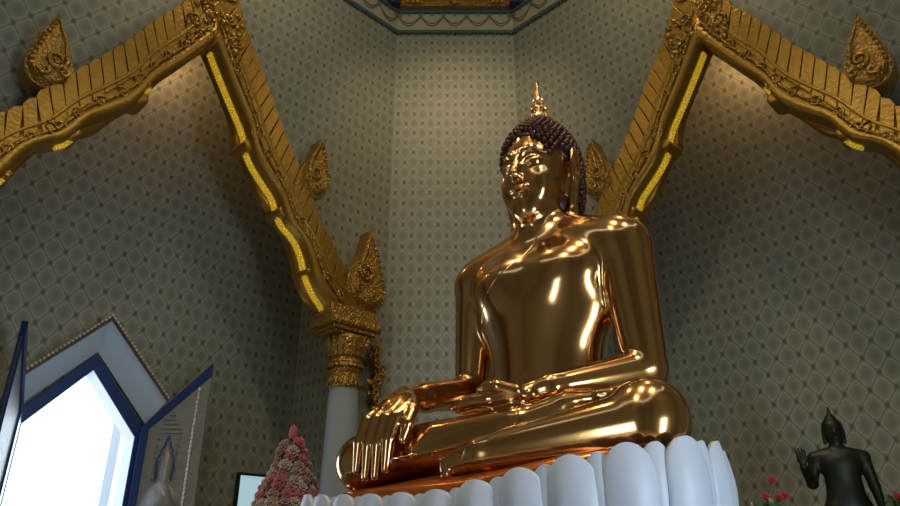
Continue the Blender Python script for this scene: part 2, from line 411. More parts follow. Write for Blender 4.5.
def build_arch(w, label):
    base = w(OC, 4.6, .2); e = empty('gilded_arch', base); tag(e, label, 'arch', 'gilded gable arches')
    def F(sg):
        return lambda a, b_, d: w(OC+sg*a, b_, d)-base
    ids = []
    front_in = smooth_line(INNER); lip = smooth_line(LIP); outer = smooth_line(OUTER)
    n = 70
    fi, lp, ou = resample(front_in, n), resample(lip, n), resample(outer, n)
    mb = MB()
    # body: cross-section rows between the inner edge and the outer edge, symmetrical
    rows = [(0,.06),(0,.40),(.05,.435),(.17,.445),(.22,.41),(.46,.40),(.50,.43),(.56,.43),(.60,.40),(1,.36),(1,.06)]
    for sg in (-1, 1):
        f = F(sg); vs = []
        for i in range(n):
            for t, d in rows: vs.append(f(fi[i][0]+(ou[i][0]-fi[i][0])*t, fi[i][1]+(ou[i][1]-fi[i][1])*t, d))
        m_ = len(rows)
        mb.add(vs, [(i*m_+k, i*m_+k+1, (i+1)*m_+k+1, (i+1)*m_+k) for i in range(n-1) for k in range(m_-1)] + [tuple(range(m_)), tuple((n-1)*m_+k for k in range(m_))])
    # spine finial at the apex
    mb.prism([(-.30,9.0),(-.18,9.55),(-.08,9.95),(0,10.25),(.08,9.95),(.18,9.55),(.30,9.0),(0,8.6)], F(1), .08, .38)
    mb.build('arch_body', 'gilt_paint', e, True, bevel=0)
    # inner lip, set back against the wall, lobed
    mb = MB()
    for sg in (-1, 1):
        f = F(sg); vs = []
        rws = [(0,.01),(0,.10),(.02,.14),(.06,.15),(.10,.12)]
        lo = off(lp, -.10 if False else .10)
        for i in range(n):
            a, b_ = lp[i]; c_, d_ = fi[i]
            # direction from the lip edge towards the band
            dx, dz = (ou[i][0]-a), (ou[i][1]-b_); L_ = math.hypot(dx, dz); dx /= L_; dz /= L_
            for t, dd in rws: vs.append(f(a-dx*.07+dx*t*1.8, b_-dz*.07+dz*t*1.8, dd))
        m_ = len(rws)
        mb.add(vs, [(i*m_+k, i*m_+k+1, (i+1)*m_+k+1, (i+1)*m_+k) for i in range(n-1) for k in range(m_-1)])
    mb.build('inner_lip', 'gilt_plain', e, True)
    # beaded ropes with added glow along the reveal: one long run on the corner leg, short runs at the cusps of the other
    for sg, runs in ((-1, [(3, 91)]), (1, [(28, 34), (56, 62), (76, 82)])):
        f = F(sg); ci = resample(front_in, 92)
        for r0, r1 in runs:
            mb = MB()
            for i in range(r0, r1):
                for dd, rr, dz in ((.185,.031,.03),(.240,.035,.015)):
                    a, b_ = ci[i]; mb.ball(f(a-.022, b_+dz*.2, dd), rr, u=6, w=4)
            mb.build('bead_rope', 'gilt_glow', e, True)
    # ridge of overlapping leaves along the outer edge
    for sg in (-1, 1):
        f = F(sg); mb = MB(); k = 30; oo = resample(outer, k+1)
        i = 2
        for i in range(1, k-5):
            a, b_ = oo[i]; a2, b2 = oo[i+1]
            t = Vector((a2-a, b2-b_)); L_ = t.length; t.normalize(); nn = Vector((-t.y, t.x))
            if nn.x < 0: nn = -nn
            A = Vector((a, b_)); up = Vector((0, 1))
            # leaf leans along the ridge
            p0 = A - nn*.30+t*.17; p1 = A+t*(L_-.014) - nn*.30+t*.17
            tip = nn*.045 - t*.12
            poly = [p0, p0+(A+tip-p0)*.6, A+tip+t*.0, A+tip+t*L_*.45+nn*.025, A+tip+t*(L_-.014), p1+(A+tip+t*(L_-.014)-p1)*.4, p1]
            mb.prism([(p.x, p.y) for p in poly], f, .10, .418)
        mb.build('leaf_ridge', 'gilt_paint', e, False, bevel=.005)
    # carved leaf flames
    for sg in (-1, 1):
        f = F(sg)
        for (bx, bz, h, wd, lean, cx_, cz_, r_) in ((1.72,6.36,.86,.46,.04,1.68,6.58,.11), (2.74,4.98,1.12,.64,-.01,2.66,5.36,.13)):
            fl = empty('carved_flame', f(bx, bz, .3)); fl.parent = e
            off_ = f(bx, bz, .3)
            g = lambda a, b_, d: f(a, b_, d)-off_
            mb = MB(); ol = smooth_line(flame_outline(bx, bz, h, wd, lean)+[flame_outline(bx, bz, h, wd, lean)[0]], 1)[:-1]
            mb.prism(ol, g, .16, .40); mb.prism([((x-bx)*.86+bx, (z-bz)*.88+bz+.02) for x, z in ol], g, .40, .47, .9)
            mb.build('leaf', 'gilt_carved', fl, False, bevel=.012)
            mb = MB()
            for (c0, c1, rr, tr, st, sn) in ((cx_, cz_, r_, 1.7, PI*.9, 1), (bx+.10*wd, bz-.02*h+.06, r_*.55, 1.3, 0, -1), (bx-.30*wd, bz+.10*h, r_*.5, 1.3, 1, 1)):
                sp = spiral(c0, c1, rr, tr, st, 26, sn); mb.tube([g(a, b_, .485) for a, b_ in sp], [.030*(1-i/40) for i in range(len(sp))], 6)
            # veins up the leaf and beads round its back
            mb.tube([g(cx_-r_*1.0, cz_, .48), g(bx-.22*wd, bz+.52*h, .47), g(bx-.06*wd+lean*h*.7, bz+.76*h, .45), g(bx+.02*wd+lean*h, bz+.97*h, .42)], [.03,.028,.02,.01], 6)
            for t in np.linspace(.05, .9, 11):
                k_ = 8+int(t*8); p_ = flame_outline(bx, bz, h*.86, wd*.80, lean)[min(k_, 16)]
                q_ = flame_outline(bx, bz, h*.86, wd*.80, lean)[min(k_+1, 17)]; fr = t*8-int(t*8)
                mb.ball(g(p_[0]+(q_[0]-p_[0])*fr, p_[1]+(q_[1]-p_[1])*fr, .475), .026, u=6, w=4)
            mb.build('scroll', 'gilt_carved', fl, True)
    # scrolls and kanok relief along the face
    for sg in (-1, 1):
        f = F(sg); mb = MB(); mid = resample([(fi[i][0]*.72+ou[i][0]*.28, fi[i][1]*.72+ou[i][1]*.28) for i in range(n)], 30)
        mb.tube([f(a, b_, .415) for a, b_ in mid[1:29]], .018, 6)
        for i in range(3, 29):
            a, b_ = mid[i]
            if i % 2:
                sp = spiral(a, b_, .075 if i not in (11, 19, 26) else .13, 1.3, i, 16, 1 if i % 4 == 1 else -1)
                mb.tube([f(a, b_, .415)]+[f(x, z, .425) for x, z in sp], .014, 5)
        for k in range(26):
            a = random.uniform(.02, .40); b_ = random.uniform(8.0, 8.8)-a*1.2
            mb.ball(f(a, b_, .41), (random.uniform(.03,.06),)*3, u=6, w=4)
        for c0, c1 in ((.14,8.35),(.30,8.05),(.10,8.75)):
            mb.tube([f(x, z, .43) for x, z in spiral(c0, c1, .10, 1.5, 0, 18, sg)], .02, 5)
        mb.build('scroll_relief', 'gilt_carved', e, True)
    for sg in (-1, 1):
        f = F(sg)
        for (x, z, r_) in ((.73,6.68,.10),(1.34,5.92,.10),(1.80,5.20,.05)):
            mb = MB(); mb.prism([(x+r_*1.1*math.cos(t), z-.03+r_*.9*math.sin(t)) for t in np.linspace(0, 2*PI, 19)[:-1]], f, .02, .37, .9)
            mb.build('cusp', 'gilt_plain', e, False, bevel=.03)
    # foot moulding that sits on the column
    for sg in (-1, 1):
        f = F(sg); mb = MB(); c = 2.52
        for (z0, z1, hw_, d0, d1) in ((4.405,4.45,.33,.01,.47),(4.45,4.51,.37,.01,.50),(4.51,4.62,.42,.01,.52),(4.62,4.67,.40,.01,.49),(4.67,4.80,.40,.03,.46)):
            mb.prism([(c-hw_,z0),(c+hw_,z0),(c+hw_,z1),(c-hw_,z1)], f, d0, d1)
        for k in range(9): mb.ball(f(c-.36+k*.09, 4.565, .52), (.045,.03,.05), u=6, w=4)
        mb.build('foot_moulding', 'gilt_carved', e, False, bevel=.03)
    return e
build_arch(WLEFT, 'gilded gable arch on the left wall, above the pointed doorway')
build_arch(WRIGHT, 'gilded gable arch on the right wall, above the dark standing statue')

# columns
def column(w, sg, label):
    p = w(OC+sg*2.52, 0, .30); e = empty('column', (p.x, p.y, 0), math.atan2(w.Nn.y, w.Nn.x)); tag(e, label, 'column', 'white columns with gilded capitals')
    mb = MB(); mb.lathe([(.36,0),(.36,.25),(.31,.3),(.31,.4),(.245,.46),(.235,2.0),(.195,3.70)], 40); o = mb.build('shaft', 'column_plaster', e, False)
    mb = MB(); mb.lathe([(.20,3.70),(.215,3.72),(.215,3.80),(.195,3.82),(.20,3.90),(.225,3.93),(.21,3.96),(.205,4.02),(.225,4.04),(.21,4.07),(.21,4.12),(.26,4.36),(.24,4.40)], 40)
    for ring, (z0, z1, r0, r1, cnt) in enumerate(((4.12,4.37,.215,.285,20),(4.02,3.97,.22,.235,26),(3.84,3.73,.205,.23,22))):
        for k in range(cnt):
            a = 2*PI*(k+.5*(ring % 2))/cnt; ca, sa = math.cos(a), math.sin(a)
            hw_ = PI*r0/cnt*.95
            pts = [(-1,0),(-1,.55),(-.6,.85),(0,1.05),(.6,.85),(1,.55),(1,0)]
            vs = []
            for dr in (0, .02):
                for x, t in pts:
                    r_ = r0+(r1-r0)*t+dr; zz = z0+(z1-z0)*t
                    vs.append((ca*r_-sa*x*hw_, sa*r_+ca*x*hw_, zz))
            mb.add(vs, [tuple(range(7)), tuple(range(7,14))]+[(i,(i+1)%7,7+(i+1)%7,7+i) for i in range(7)])
    mb.build('capital', 'gilt_carved', e, False)
    return e
column(WLEFT, -1, 'white column with gilded lotus capital just left of the large golden statue')
column(WLEFT, 1, 'white column with gilded capital at the far left end of the left arch')
column(WRIGHT, -1, 'white column with gilded capital hidden behind the large golden statue')
column(WRIGHT, 1, 'white column with gilded capital at the right end of the right arch')
# hanging gilded carving beside the left column
for w, lab in ((WLEFT, 'gold carved leaf pendant hanging right of the left column'),):
    c = w(.22, 0, .10); e = empty('carved_pendant', (c.x, c.y, 2.2)); tag(e, lab, 'ornament')
    mb = MB(); mbs = MB(); rot = math.atan2(w.D.y, w.D.x)
    for k in range(26):
        z = .0+k*.088; a = .06*math.sin(k*1.1); sgn = 1 if k % 2 else -1
        ctr = w.D*(a)+Vector((0,0,z))
        sp = spiral(0, 0, .075, 1.3, k, 14, sgn)
        mb.tube([ctr+w.D*x+Vector((0,0,1))*y+w.Nn*.05 for x, y in sp], .020, 5)
        M_ = Matrix.Rotation(rot, 3, 'Z') @ Matrix.Rotation(sgn*.7, 3, 'Y')
        mb.ball(ctr+w.D*(.05*sgn)+Vector((0,0,.04)), (.045,.03,.085), M=M_, u=6, w=5)
        mb.ball(ctr-w.D*(.06*sgn), (.035,.03,.05), M=M_, u=6, w=4)
    mb.build('leaf_chain', 'gilt_carved', e, True)
    mbs.tube([Vector((0,0,-.1)), Vector((0,0,2.35))], .035, 8); mbs.build('back_rod', 'gilt_plain', e, True)

# ------------------------------------------------------------------ doorway
e = empty('door_1'); tag(e, kind='structure')
def DF(a, b_, d): return WLEFT(DC+a, b_, -DEP+d)
def band(mb, outer_, inner_, d0, d1):
    """open chain band"""
    n = len(outer_)
    for i in range(n-1):
        mb.prism([outer_[i], outer_[i+1], inner_[i+1], inner_[i]], DF, d0, d1)
mb = MB()
hb = .14
band(mb, [(-DW-hb,0),(-DW-hb,DSH+.07),(0,DAP+.20),(DW+hb,DSH+.07),(DW+hb,0)], [(-DW,0),(-DW,DSH),(0,DAP),(DW,DSH),(DW,0)], -.25, .06)
mb.build('door_frame', 'blue_lacquer', e, bevel=.01)
mb = MB()
o3 = [(-DW-.22,DSH+.44),(0,DAP+.60),(DW+.22,DSH+.44)]; i3 = [(-DW-.10,DSH+.17),(0,DAP+.23),(DW+.10,DSH+.17)]
# splayed pediment: outer edge stands proud, inner edge sinks to the frame
n3 = 3
vs = [DF(*p, .34) for p in o3]+[DF(*p, .07) for p in i3]+[DF(*p, 0) for p in o3]
mb.add(vs, [(0,1,4,3),(1,2,5,4),(0,6,7,1),(1,7,8,2),(0,3,6),(2,8,5)])
mb.build('pediment', 'pale_blue_plaster', e)
mb = MB(); mb2 = MB()
for a, b_ in zip(o3, o3[1:]):
    L_ = math.dist(a, b_); k = int(L_/.05)
    mb.tube([DF(*a, .35), DF(*b_, .35)], .022, 6)
    for i in range(k+1):
        t = i/k; p = (a[0]+(b_[0]-a[0])*t, a[1]+(b_[1]-a[1])*t)
        mb2.ball(DF(p[0], p[1]+.035, .35), .021, u=6, w=4)
mb.build('pediment_edge', 'wood_dark', e); mb2.build('bead_trim', 'silver_trim', e, True)
# door leaves
def leaf(hs, tipdir, label, edges):
    hp = DF(hs*(DW+.06), 0, .10); tp = Vector(tipdir); tp.z = 0; t = (tp-Vector((hp.x, hp.y, 0))); t.normalize()
    W_ = .76; sh = DSH+.12; ap = DAP+.22
    nrm = Vector((t.y, -t.x, 0))
    if nrm.dot(-hp) < 0: nrm = -nrm     # towards the hall centre / camera side
    le = empty('door_leaf', (hp.x, hp.y, 0)); le.parent = e; le['label'] = label
    G = lambda a, b_, d: t*a+Vector((0,0,b_))+nrm*d
    P = [(0,.02),(W_,.02),(W_,ap),(0,sh)]; I = [(.09,.12),(W_,.12),(W_,ap-.17),(.09,sh-.02)]
    mb = MB()
    for i in edges:
        j = (i+1) % 4; mb.prism([P[i],P[j],I[j],I[i]], G, -.03, .035)
    mb.build('leaf_frame', 'blue_lacquer', le, bevel=.006)
    mb = MB(); mb.prism(I, G, -.02, .012); mb.build('leaf_panel', 'leaf_grey', le)
    return le, G, W_, sh, ap
le, G, W_, sh, ap = leaf(-1, (-3.2, 8.95, 0), 'open door leaf with silver beaded edge and a faint figure panel', (0, 2, 3))
mb = MB()
for x in (W_-.13,):
    for k in range(62): mb.ball(G(x, .3+k*.055, .025), (.022,.022,.034), u=6, w=4)
mb.build('beaded_strip', 'silver_trim', le, True)
mb = MB(); fc = W_*.46; z0 = 2.45      # crowned figure outline in blue
pr = [(.0,.62),(.035,.52),(.03,.50),(.075,.43),(.06,.41),(.10,.34),(.105,.22),(.09,.14),(.10,.08)]
for sg in (-1, 1): mb.tube([G(fc+sg*x, z0+z, .02) for x, z in pr], .011, 5)
mb.build('figure_outline', 'blue_lacquer', le, True)
mb = MB()
mb.prism([(fc+x, z0+z) for x, z in [(-.24,-.30),(-.22,-.06),(-.10,.02),(-.05,.06),(-.08,.14),(-.09,.26),(-.05,.36),(0,.5),(.05,.36),(.09,.26),(.08,.14),(.05,.06),(.10,.02),(.22,-.06),(.24,-.30)]], G, .008, .020)
for k in range(5): mb.tube([G(fc-.16+.03*k, z0+.66+k*.055, .018), G(fc+.16-.03*k, z0+.66+k*.055, .018)], .012, 5)
for k in range(7):
    for sg in (-1, 1): mb.tube([G(fc+sg*(.12)+x*.6, z0+.1+k*.08+y*.6, .017) for x, y in spiral(0, 0, .05, 1.2, k, 10, sg)], .006, 4)
mb.build('figure_relief', 'leaf_grey', le, True)
le2, G2, W2, sh2, ap2 = leaf(1, (-4.64, 7.36, 0), 'open door leaf seen nearly edge-on', (0, 1, 2, 3))
# exterior slab seen at the right edge of the doorway
mb = MB(); mb.box((0,0,0), (.25,.5,5), Matrix.Translation(WLEFT(DC-.95, 2.4, -DEP-1.0)) @ Matrix.Rotation(PI/4,4,'Z')); tag(mb.build('exterior_pillar', 'exterior_wall'), 'pale exterior pillar seen through the right side of the doorway', 'pillar')

# ------------------------------------------------------------------ smooth-union solids -> one continuous surface
class Solid:
    def __init__(s): s.p = []
    def cone(s, a, b_, r1, r2, k=.05, op=1): s.p.append(('c', np.array(a, float), np.array(b_, float), r1, r2, k, op)); return s
    def chain(s, pts, rs, k=.05):
        for i in range(len(pts)-1): s.cone(pts[i], pts[i+1], rs[i], rs[i+1], k)
        return s
    def ell(s, c, r, k=.05, op=1, rot=None): s.p.append(('e', np.array(c, float), np.array(r, float), rot, None, k, op)); return s
    def cutz(s, z): s.p.append(('z', z, None, None, None, .03, -1)); return s
    def f(s, P):
        d = None
        for t, a, b_, r1, r2, k, op in s.p:
            if t == 'c':
                ba = b_-a; L2 = float(ba @ ba); pa = P-a
                h = np.clip((pa @ ba)/L2, 0, 1)
                q_ = np.sqrt(((pa-h[:, None]*ba)**2).sum(1)+1e-12) - (r1+(r2-r1)*h)
            elif t == 'e':
                pa = P-a
                if r1 is not None: pa = pa @ r1
                k0 = np.sqrt(((pa/b_)**2).sum(1)+1e-12); k1 = np.sqrt(((pa/(b_*b_))**2).sum(1)+1e-12)
                q_ = np.where(k0 < 1e-3, -b_.min(), k0*(k0-1)/k1)
            else:
                q_ = P[:, 2]-a            # keep above
            if d is None: d = q_; continue
            if op == 1:
                h = np.maximum(k-np.abs(d-q_), 0)/k; d = np.minimum(d, q_)-h*h*k*.25
            else:
                q2 = -q_; h = np.maximum(k-np.abs(d-q2), 0)/k; d = np.maximum(d, q2)+h*h*k*.25
        return d
    def grad(s, P, e=2e-3):
        g = np.stack([s.f(P+np.eye(3)[i]*e)-s.f(P-np.eye(3)[i]*e) for i in range(3)], 1)/(2*e)
        return g
    def project(s, P, it=4):
        for _ in range(it):
            g = s.grad(P); P = P-g*(s.f(P)/np.maximum((g*g).sum(1), 1e-2))[:, None]*.9
        return P
    def surface(s, lo, hi, h):
        lo = np.array(lo, float); m_ = 4; H = h*m_
        nb = np.ceil((np.array(hi)-lo)/H).astype(int); n = nb*m_
        ax = [lo[i]+H*(np.arange(nb[i])+.5) for i in range(3)]
        C = np.stack(np.meshgrid(*ax, indexing='ij'), -1).reshape(-1, 3)
        near = np.abs(s.f(C)).reshape(nb) < H*1.9
        D = np.repeat(np.repeat(np.repeat(np.where(s.f(C).reshape(nb) < 0, -1., 1.), m_, 0), m_, 1), m_, 2)
        mask = np.repeat(np.repeat(np.repeat(near, m_, 0), m_, 1), m_, 2)
        idx = np.argwhere(mask); D[mask] = s.f(lo+h*(idx+.5))
        neg = D < 0
        cnt = np.zeros(np.array(D.shape)-1, int)
        for dx in (0,1):
            for dy in (0,1):
                for dz in (0,1): cnt += neg[dx:D.shape[0]-1+dx, dy:D.shape[1]-1+dy, dz:D.shape[2]-1+dz]
        cells = np.argwhere((cnt > 0) & (cnt < 8))
        cid = -np.ones(cnt.shape, int); cid[tuple(cells.T)] = np.arange(len(cells))
        acc = np.zeros((len(cells), 3)); num = np.zeros(len(cells))
        corners = [(a, b_, c) for a in (0,1) for b_ in (0,1) for c in (0,1)]
        for A in corners:
            for ax_ in range(3):
                if A[ax_]: continue
                B = list(A); B[ax_] = 1
                va = D[tuple((cells+A).T)]; vb = D[tuple((cells+B).T)]
                x = (va < 0) != (vb < 0); t = np.where(x, va/np.where(x, va-vb, 1), 0)
                p_ = np.tile(np.array(A, float), (len(cells), 1)); p_[:, ax_] = t
                acc += p_*x[:, None]; num += x
        V = lo+h*(.5+cells+acc/num[:, None])
        F_ = []
        for ax_ in range(3):
            o1, o2 = (ax_+1) % 3, (ax_+2) % 3
            sl = [slice(None)]*3; sl2 = [slice(None)]*3; sl[ax_] = slice(0, -1); sl2[ax_] = slice(1, None)
            ch = np.argwhere(neg[tuple(sl)] != neg[tuple(sl2)])
            ch = ch[(ch[:, o1] > 0) & (ch[:, o2] > 0) & (ch[:, o1] < cid.shape[o1]) & (ch[:, o2] < cid.shape[o2])]
            q_ = []
            for a, b_ in ((0,0),(-1,0),(-1,-1),(0,-1)):
                c = ch.copy(); c[:, o1] += a; c[:, o2] += b_; q_.append(cid[tuple(c.T)])
            q_ = np.stack(q_, 1); fl = neg[tuple(ch.T)]; q_[~fl] = q_[~fl][:, ::-1]
            F_.append(q_[(q_ >= 0).all(1)])
        F_ = np.concatenate(F_)
        V = s.project(V, 2)
        # relax along the surface, then pull back on to it
        E = np.concatenate([F_[:, [0,1]], F_[:, [1,2]], F_[:, [2,3]], F_[:, [3,0]]])
        for _ in range(3):
            sm = np.zeros_like(V); c = np.zeros(len(V))
            for a, b_ in ((0,1),(1,0)):
                for j in range(3): sm[:, j] += np.bincount(E[:, a], V[E[:, b_], j], len(V))
                c += np.bincount(E[:, a], minlength=len(V))
            V = s.project(V*.4+.6*sm/c[:, None], 1)
        return V, F_
def np_mesh(name, V, F_):
    me = bpy.data.meshes.new(name); me.from_pydata(V.tolist(), [], F_.tolist()); me.update(); return me

# ------------------------------------------------------------------ the great seated golden Buddha
SC = .924; BP = (.80, 5.44, EYE+.388); BR = -.69
body = Solid()
B = body
B.ell((0,.05,.52), (.66,.52,.45), .1)
B.ell((-.05,.02,1.05), (.53,.39,.66), .14)
B.ell((-.02,.0,1.68), (.68,.40,.62), .16)
B.ell((-.02,-.42,1.0), (.03,.05,.035), .03, -1)
for s in (-1, 1):
    B.cone((s*.30,.03,2.12), (s*.73,.03,2.06), .26, .27, .14)
    B.cone((0,.05,2.40), (s*.62,.05,2.16), .20, .22, .12)
    B.ell((s*.30,-.20,1.86), (.30,.20,.22), .16)         # chest
# neck with three creases
B.cone((0,.03,2.2), (0,-.02,2.66), .27, .20, .12)
for z, r_ in ((2.36,.235),(2.44,.222),(2.52,.21)): B.ell((0,.0,z), (r_,r_*.98,.045), .02)
# upper arms
B.cone((-.76,.03,2.04), (-.87,.02,1.05), .245, .16, .05)
B.cone((.76,.03,2.04), (.87,-.02,.98), .245, .17, .05)
# forearms
B.cone((-.87,.02,1.03), (-.90,-.62,.89), .165, .125, .05)
B.cone((.85,-.04,.94), (.42,-.70,.76), .175, .105, .05)
# thighs, knees, shins
B.cone((-.32,-.02,.32), (-1.26,-.86,.33), .31, .23, .08)
B.cone((.32,-.02,.38), (1.20,-.84,.42), .32, .265, .10)
B.ell((.1,-.45,.27), (.70,.45,.24), .12)
B.cone((1.20,-.90,.37), (.10,-1.12,.27), .235, .125, .03)          # left shin, lower
B.cone((.10,-1.12,.27), (-.16,-1.15,.22), .118, .085, .05)
B.cone((-1.28,-.92,.345), (.25,-.90,.47), .235, .15, .03)         # right shin, above
B.cone((.25,-.90,.46), (.62,-.82,.56), .14, .12, .05)
# right foot on the left thigh: sole and toes
B.ell((.72,-.80,.60), (.26,.12,.07), .05)
for i in range(5):
    B.cone((.88,-.88+.045*i,.615), (1.02-.02*i,-.86+.04*i,.63), .034, .026, .012)
# left toes peeping below
for i in range(4):
    B.cone((-.14,-1.16-.015*i,.275-.04*i), (-.235+.02*i,-1.16-.015*i,.265-.04*i), .034, .03, .012)
# right hand over the shin (touching the earth)
B.cone((-.90,-.60,.89), (-.90,-.84,.84), .122, .11, .05)
B.ell((-.87,-1.00,.745), (.17,.20,.09), .06, rot=np.array(Matrix.Rotation(.75, 3, 'X')))
for i in range(4):
    x = -1.0+i*.103; L_ = (.86, 1.0, 1.0, .90)[i]
    B.chain([(x+.03,-1.02,.74), (x,-1.17,.62), (x-.02,-1.225,.62-.20*L_), (x-.03,-1.235,.60-.42*L_)], [.058,.056,.052,.034], .008)
B.chain([(-.76,-.92,.79), (-.62,-1.06,.69), (-.59,-1.15,.56), (-.61,-1.18,.43)], [.055,.052,.046,.030], .014)
# left hand, palm up in the lap
B.cone((.42,-.70,.76), (.26,-.78,.73), .10, .085, .05)
B.ell((.14,-.84,.69), (.20,.155,.075), .05)
for i in range(4):
    y = -.97+i*.085; L_ = (.88, 1.0, .98, .84)[i]
    B.chain([(.04,y*.98,.69), (-.10*L_,y,.695), (-.23*L_,y+.005,.685), (-.33*L_,y+.01,.665)], [.052,.048,.044,.028], .010)
B.chain([(.26,-.93,.72), (.15,-.99,.76), (.04,-.98,.775), (-.05,-.95,.77)], [.052,.048,.042,.028], .016)
# head
HZ = lambda z: 2.42+(z-2.5)*1.10
hx, hy = .86, .90
def Hp(x, y, z): return (x*hx, y*hy, HZ(z))
def Hr(x, y, z): return (x*hx, y*hy, z*1.10)
B.ell(Hp(0,.02,3.13), Hr(.385,.42,.40), .06)
B.ell(Hp(0,-.10,2.95), Hr(.335,.335,.43), .06)
B.ell(Hp(0,-.20,2.70), Hr(.215,.20,.17), .08)
B.ell(Hp(0,-.30,2.60), Hr(.12,.10,.085), .12)
for s in (-1, 1): B.ell(Hp(s*.27,.06,2.97), Hr(.11,.15,.26), .06)                     # chin
for s in (-1, 1):
    B.ell(Hp(s*.17,-.27,2.82), Hr(.12,.12,.13), .08)              # cheeks
    B.ell(Hp(s*.145,-.455,3.035), Hr(.095,.06,.05), .05, -1)       # sockets
    B.ell(Hp(s*.145,-.362,3.005), Hr(.105,.058,.045), .03)         # lids
    B.chain([Hp(s*.03,-.432,3.05), Hp(s*.09,-.428,3.12), Hp(s*.17,-.395,3.13), Hp(s*.26,-.31,3.07)], [.010,.012,.012,.006], .04)  # brows
    B.chain([Hp(s*.055,-.428,2.985), Hp(s*.14,-.430,2.965), Hp(s*.235,-.355,2.995)], [.005,.008,.005], .012)   # lower lid line
    B.ell(Hp(s*.042,-.455,2.862), Hr(.030,.035,.025), .02)          # nostrils
B.chain([Hp(0,-.415,3.10), Hp(0,-.455,2.98), Hp(0,-.500,2.885)], [.026,.028,.040], .03)
B.ell(Hp(0,-.425,2.765), Hr(.115,.05,.027), .018); B.ell(Hp(0,-.41,2.712), Hr(.085,.052,.032), .018)
for s in (-1, 1): B.ell(Hp(s*.10,-.392,2.762), Hr(.04,.03,.018), .015)
B.ell(Hp(0,-.48,2.740), Hr(.10,.06,.006), .01, -1)
# ears with long lobes
for s in (-1, 1):
    ro = np.array(Matrix.Rotation(s*.25, 3, 'Z'))
    B.ell(Hp(s*.432,.03,3.03), Hr(.05,.115,.19), .02, rot=ro)
    B.ell(Hp(s*.478,.01,3.04), Hr(.03,.065,.12), .02, -1, rot=ro)
    B.chain([Hp(s*.42,.03,2.90), Hp(s*.39,.03,2.74), Hp(s*.365,.03,2.60), Hp(s*.37,.015,2.56)], [.055,.040,.048,.03], .03)
B.ell((0,-.2,-.62), (3,3,.64), .04, -1)                              # flat underneath
t_ = __import__('time').time()
V, F_ = body.surface((-1.72,-1.42,-.03), (1.68,.72,3.75), .0205)
print('BODY', len(V), __import__('time').time()-t_)
buddha = empty('golden_seated_statue', BP, BR)
tag(buddha, 'large polished gold seated statue with dark curled hair on the white lotus base', 'statue')
ob = link_mesh('body', np_mesh('body', V*SC, F_), 'polished_gold', buddha, True)
# eye lines (dark inlay), following the face
def on_surf(sol, pts, offn=0.0):
    P = sol.project(np.array(pts, float), 5); g = sol.grad(P); g /= np.linalg.norm(g, axis=1)[:, None]
    return P+g*offn, g
# hair: cap with rows of snail curls, and the flame finial
hair = Solid()
hair.ell(Hp(0,.04,3.18), Hr(.412,.435,.375), .05)
hair.ell(Hp(0,.13,2.95), Hr(.41,.37,.50), .08)
hair.ell(Hp(0,.06,3.46), Hr(.20,.21,.17), .12)
# clear of the face: hairline cut
hair.ell(Hp(0,-.44,2.80), Hr(.40,.395,.50), .02, -1)
hair.ell(Hp(.40,-.19,2.80), Hr(.14,.215,.36), .02, -1); hair.ell(Hp(-.40,-.19,2.80), Hr(.14,.215,.36), .02, -1)
V2, F2 = hair.surface((-.6,-.6,2.4), (.6,.65,4.0), .022)
hb_ = link_mesh('hair', np_mesh('hair', V2*SC, F2), 'hair_bronze', buddha, True)
mb = MB()
ctr = np.array(Hp(0,.05,3.15)); pts = []
NC = 860
for i in range(NC):
    z = 1-2*(i+.5)/NC; r_ = math.sqrt(1-z*z); ph = i*PI*(3-math.sqrt(5))
    pts.append(ctr+np.array([r_*math.cos(ph), r_*math.sin(ph), z*1.35])*.42+np.array([random.uniform(-.012,.012) for _ in range(3)]))
P, g = on_surf(hair, pts)
for p, n_ in zip(P, g):
    if hair.f(p[None])[0] > .01 or p[2] < 2.50 or (p[2] < 2.85 and p[1] < .10): continue
    if body.f(p[None])[0] < -.02: continue
    if (((p-np.array(Hp(0,-.44,2.80)))/np.array(Hr(.40,.395,.50)))**2).sum() < 1.10: continue
    if (((np.abs(p)*np.array([1,0,1])+p*np.array([0,1,0])-np.array(Hp(.40,-.19,2.80)))/np.array(Hr(.14,.215,.36)))**2).sum() < 1.10: continue
    M_ = Vector(n_).to_track_quat('Z', 'Y').to_matrix()
    mb.lathe([(.031*SC,-.01),(.029*SC,.008),(.024*SC,.020),(.018*SC,.030),(.004*SC,.038)], 7, M=Matrix.Translation(Vector(p)*SC) @ M_.to_4x4())
cu = mb.build('snail_curls', 'hair_bronze', hb_, True)
mb = MB(); fz = HZ(3.60)*SC
mb.lathe([(.10,fz-.08),(.095,fz),(.09,fz+.03),(.072,fz+.055),(.088,fz+.085),(.066,fz+.115),(.055,fz+.14),(.066,fz+.165),(.048,fz+.20),(.04,fz+.22),(.046,fz+.25),(.03,fz+.29),(.022,fz+.32),(.026,fz+.34),(.014,fz+.39),(.003,fz+.48)], 16, c=(0,.055*SC,0))
for k in range(7):
    a = k*2*PI/7
    for j, (rr, zz, hh) in enumerate(((.070,fz+.01,.13),(.052,fz+.12,.11),(.034,fz+.22,.09))):
        c = Vector((rr*math.cos(a+j*.4), .055*SC+rr*math.sin(a+j*.4), zz))
        mb.tube([c, c+Vector((0,0,hh*.5))*1+Vector((math.cos(a+j*.4), math.sin(a+j*.4), 0))*.015, c+Vector((0,0,hh))-Vector((math.cos(a+j*.4), math.sin(a+j*.4), 0))*.02], [.020,.017,.003], 6)
mb.build('flame_finial', 'gilt_glow' if False else 'polished_gold', buddha, True)
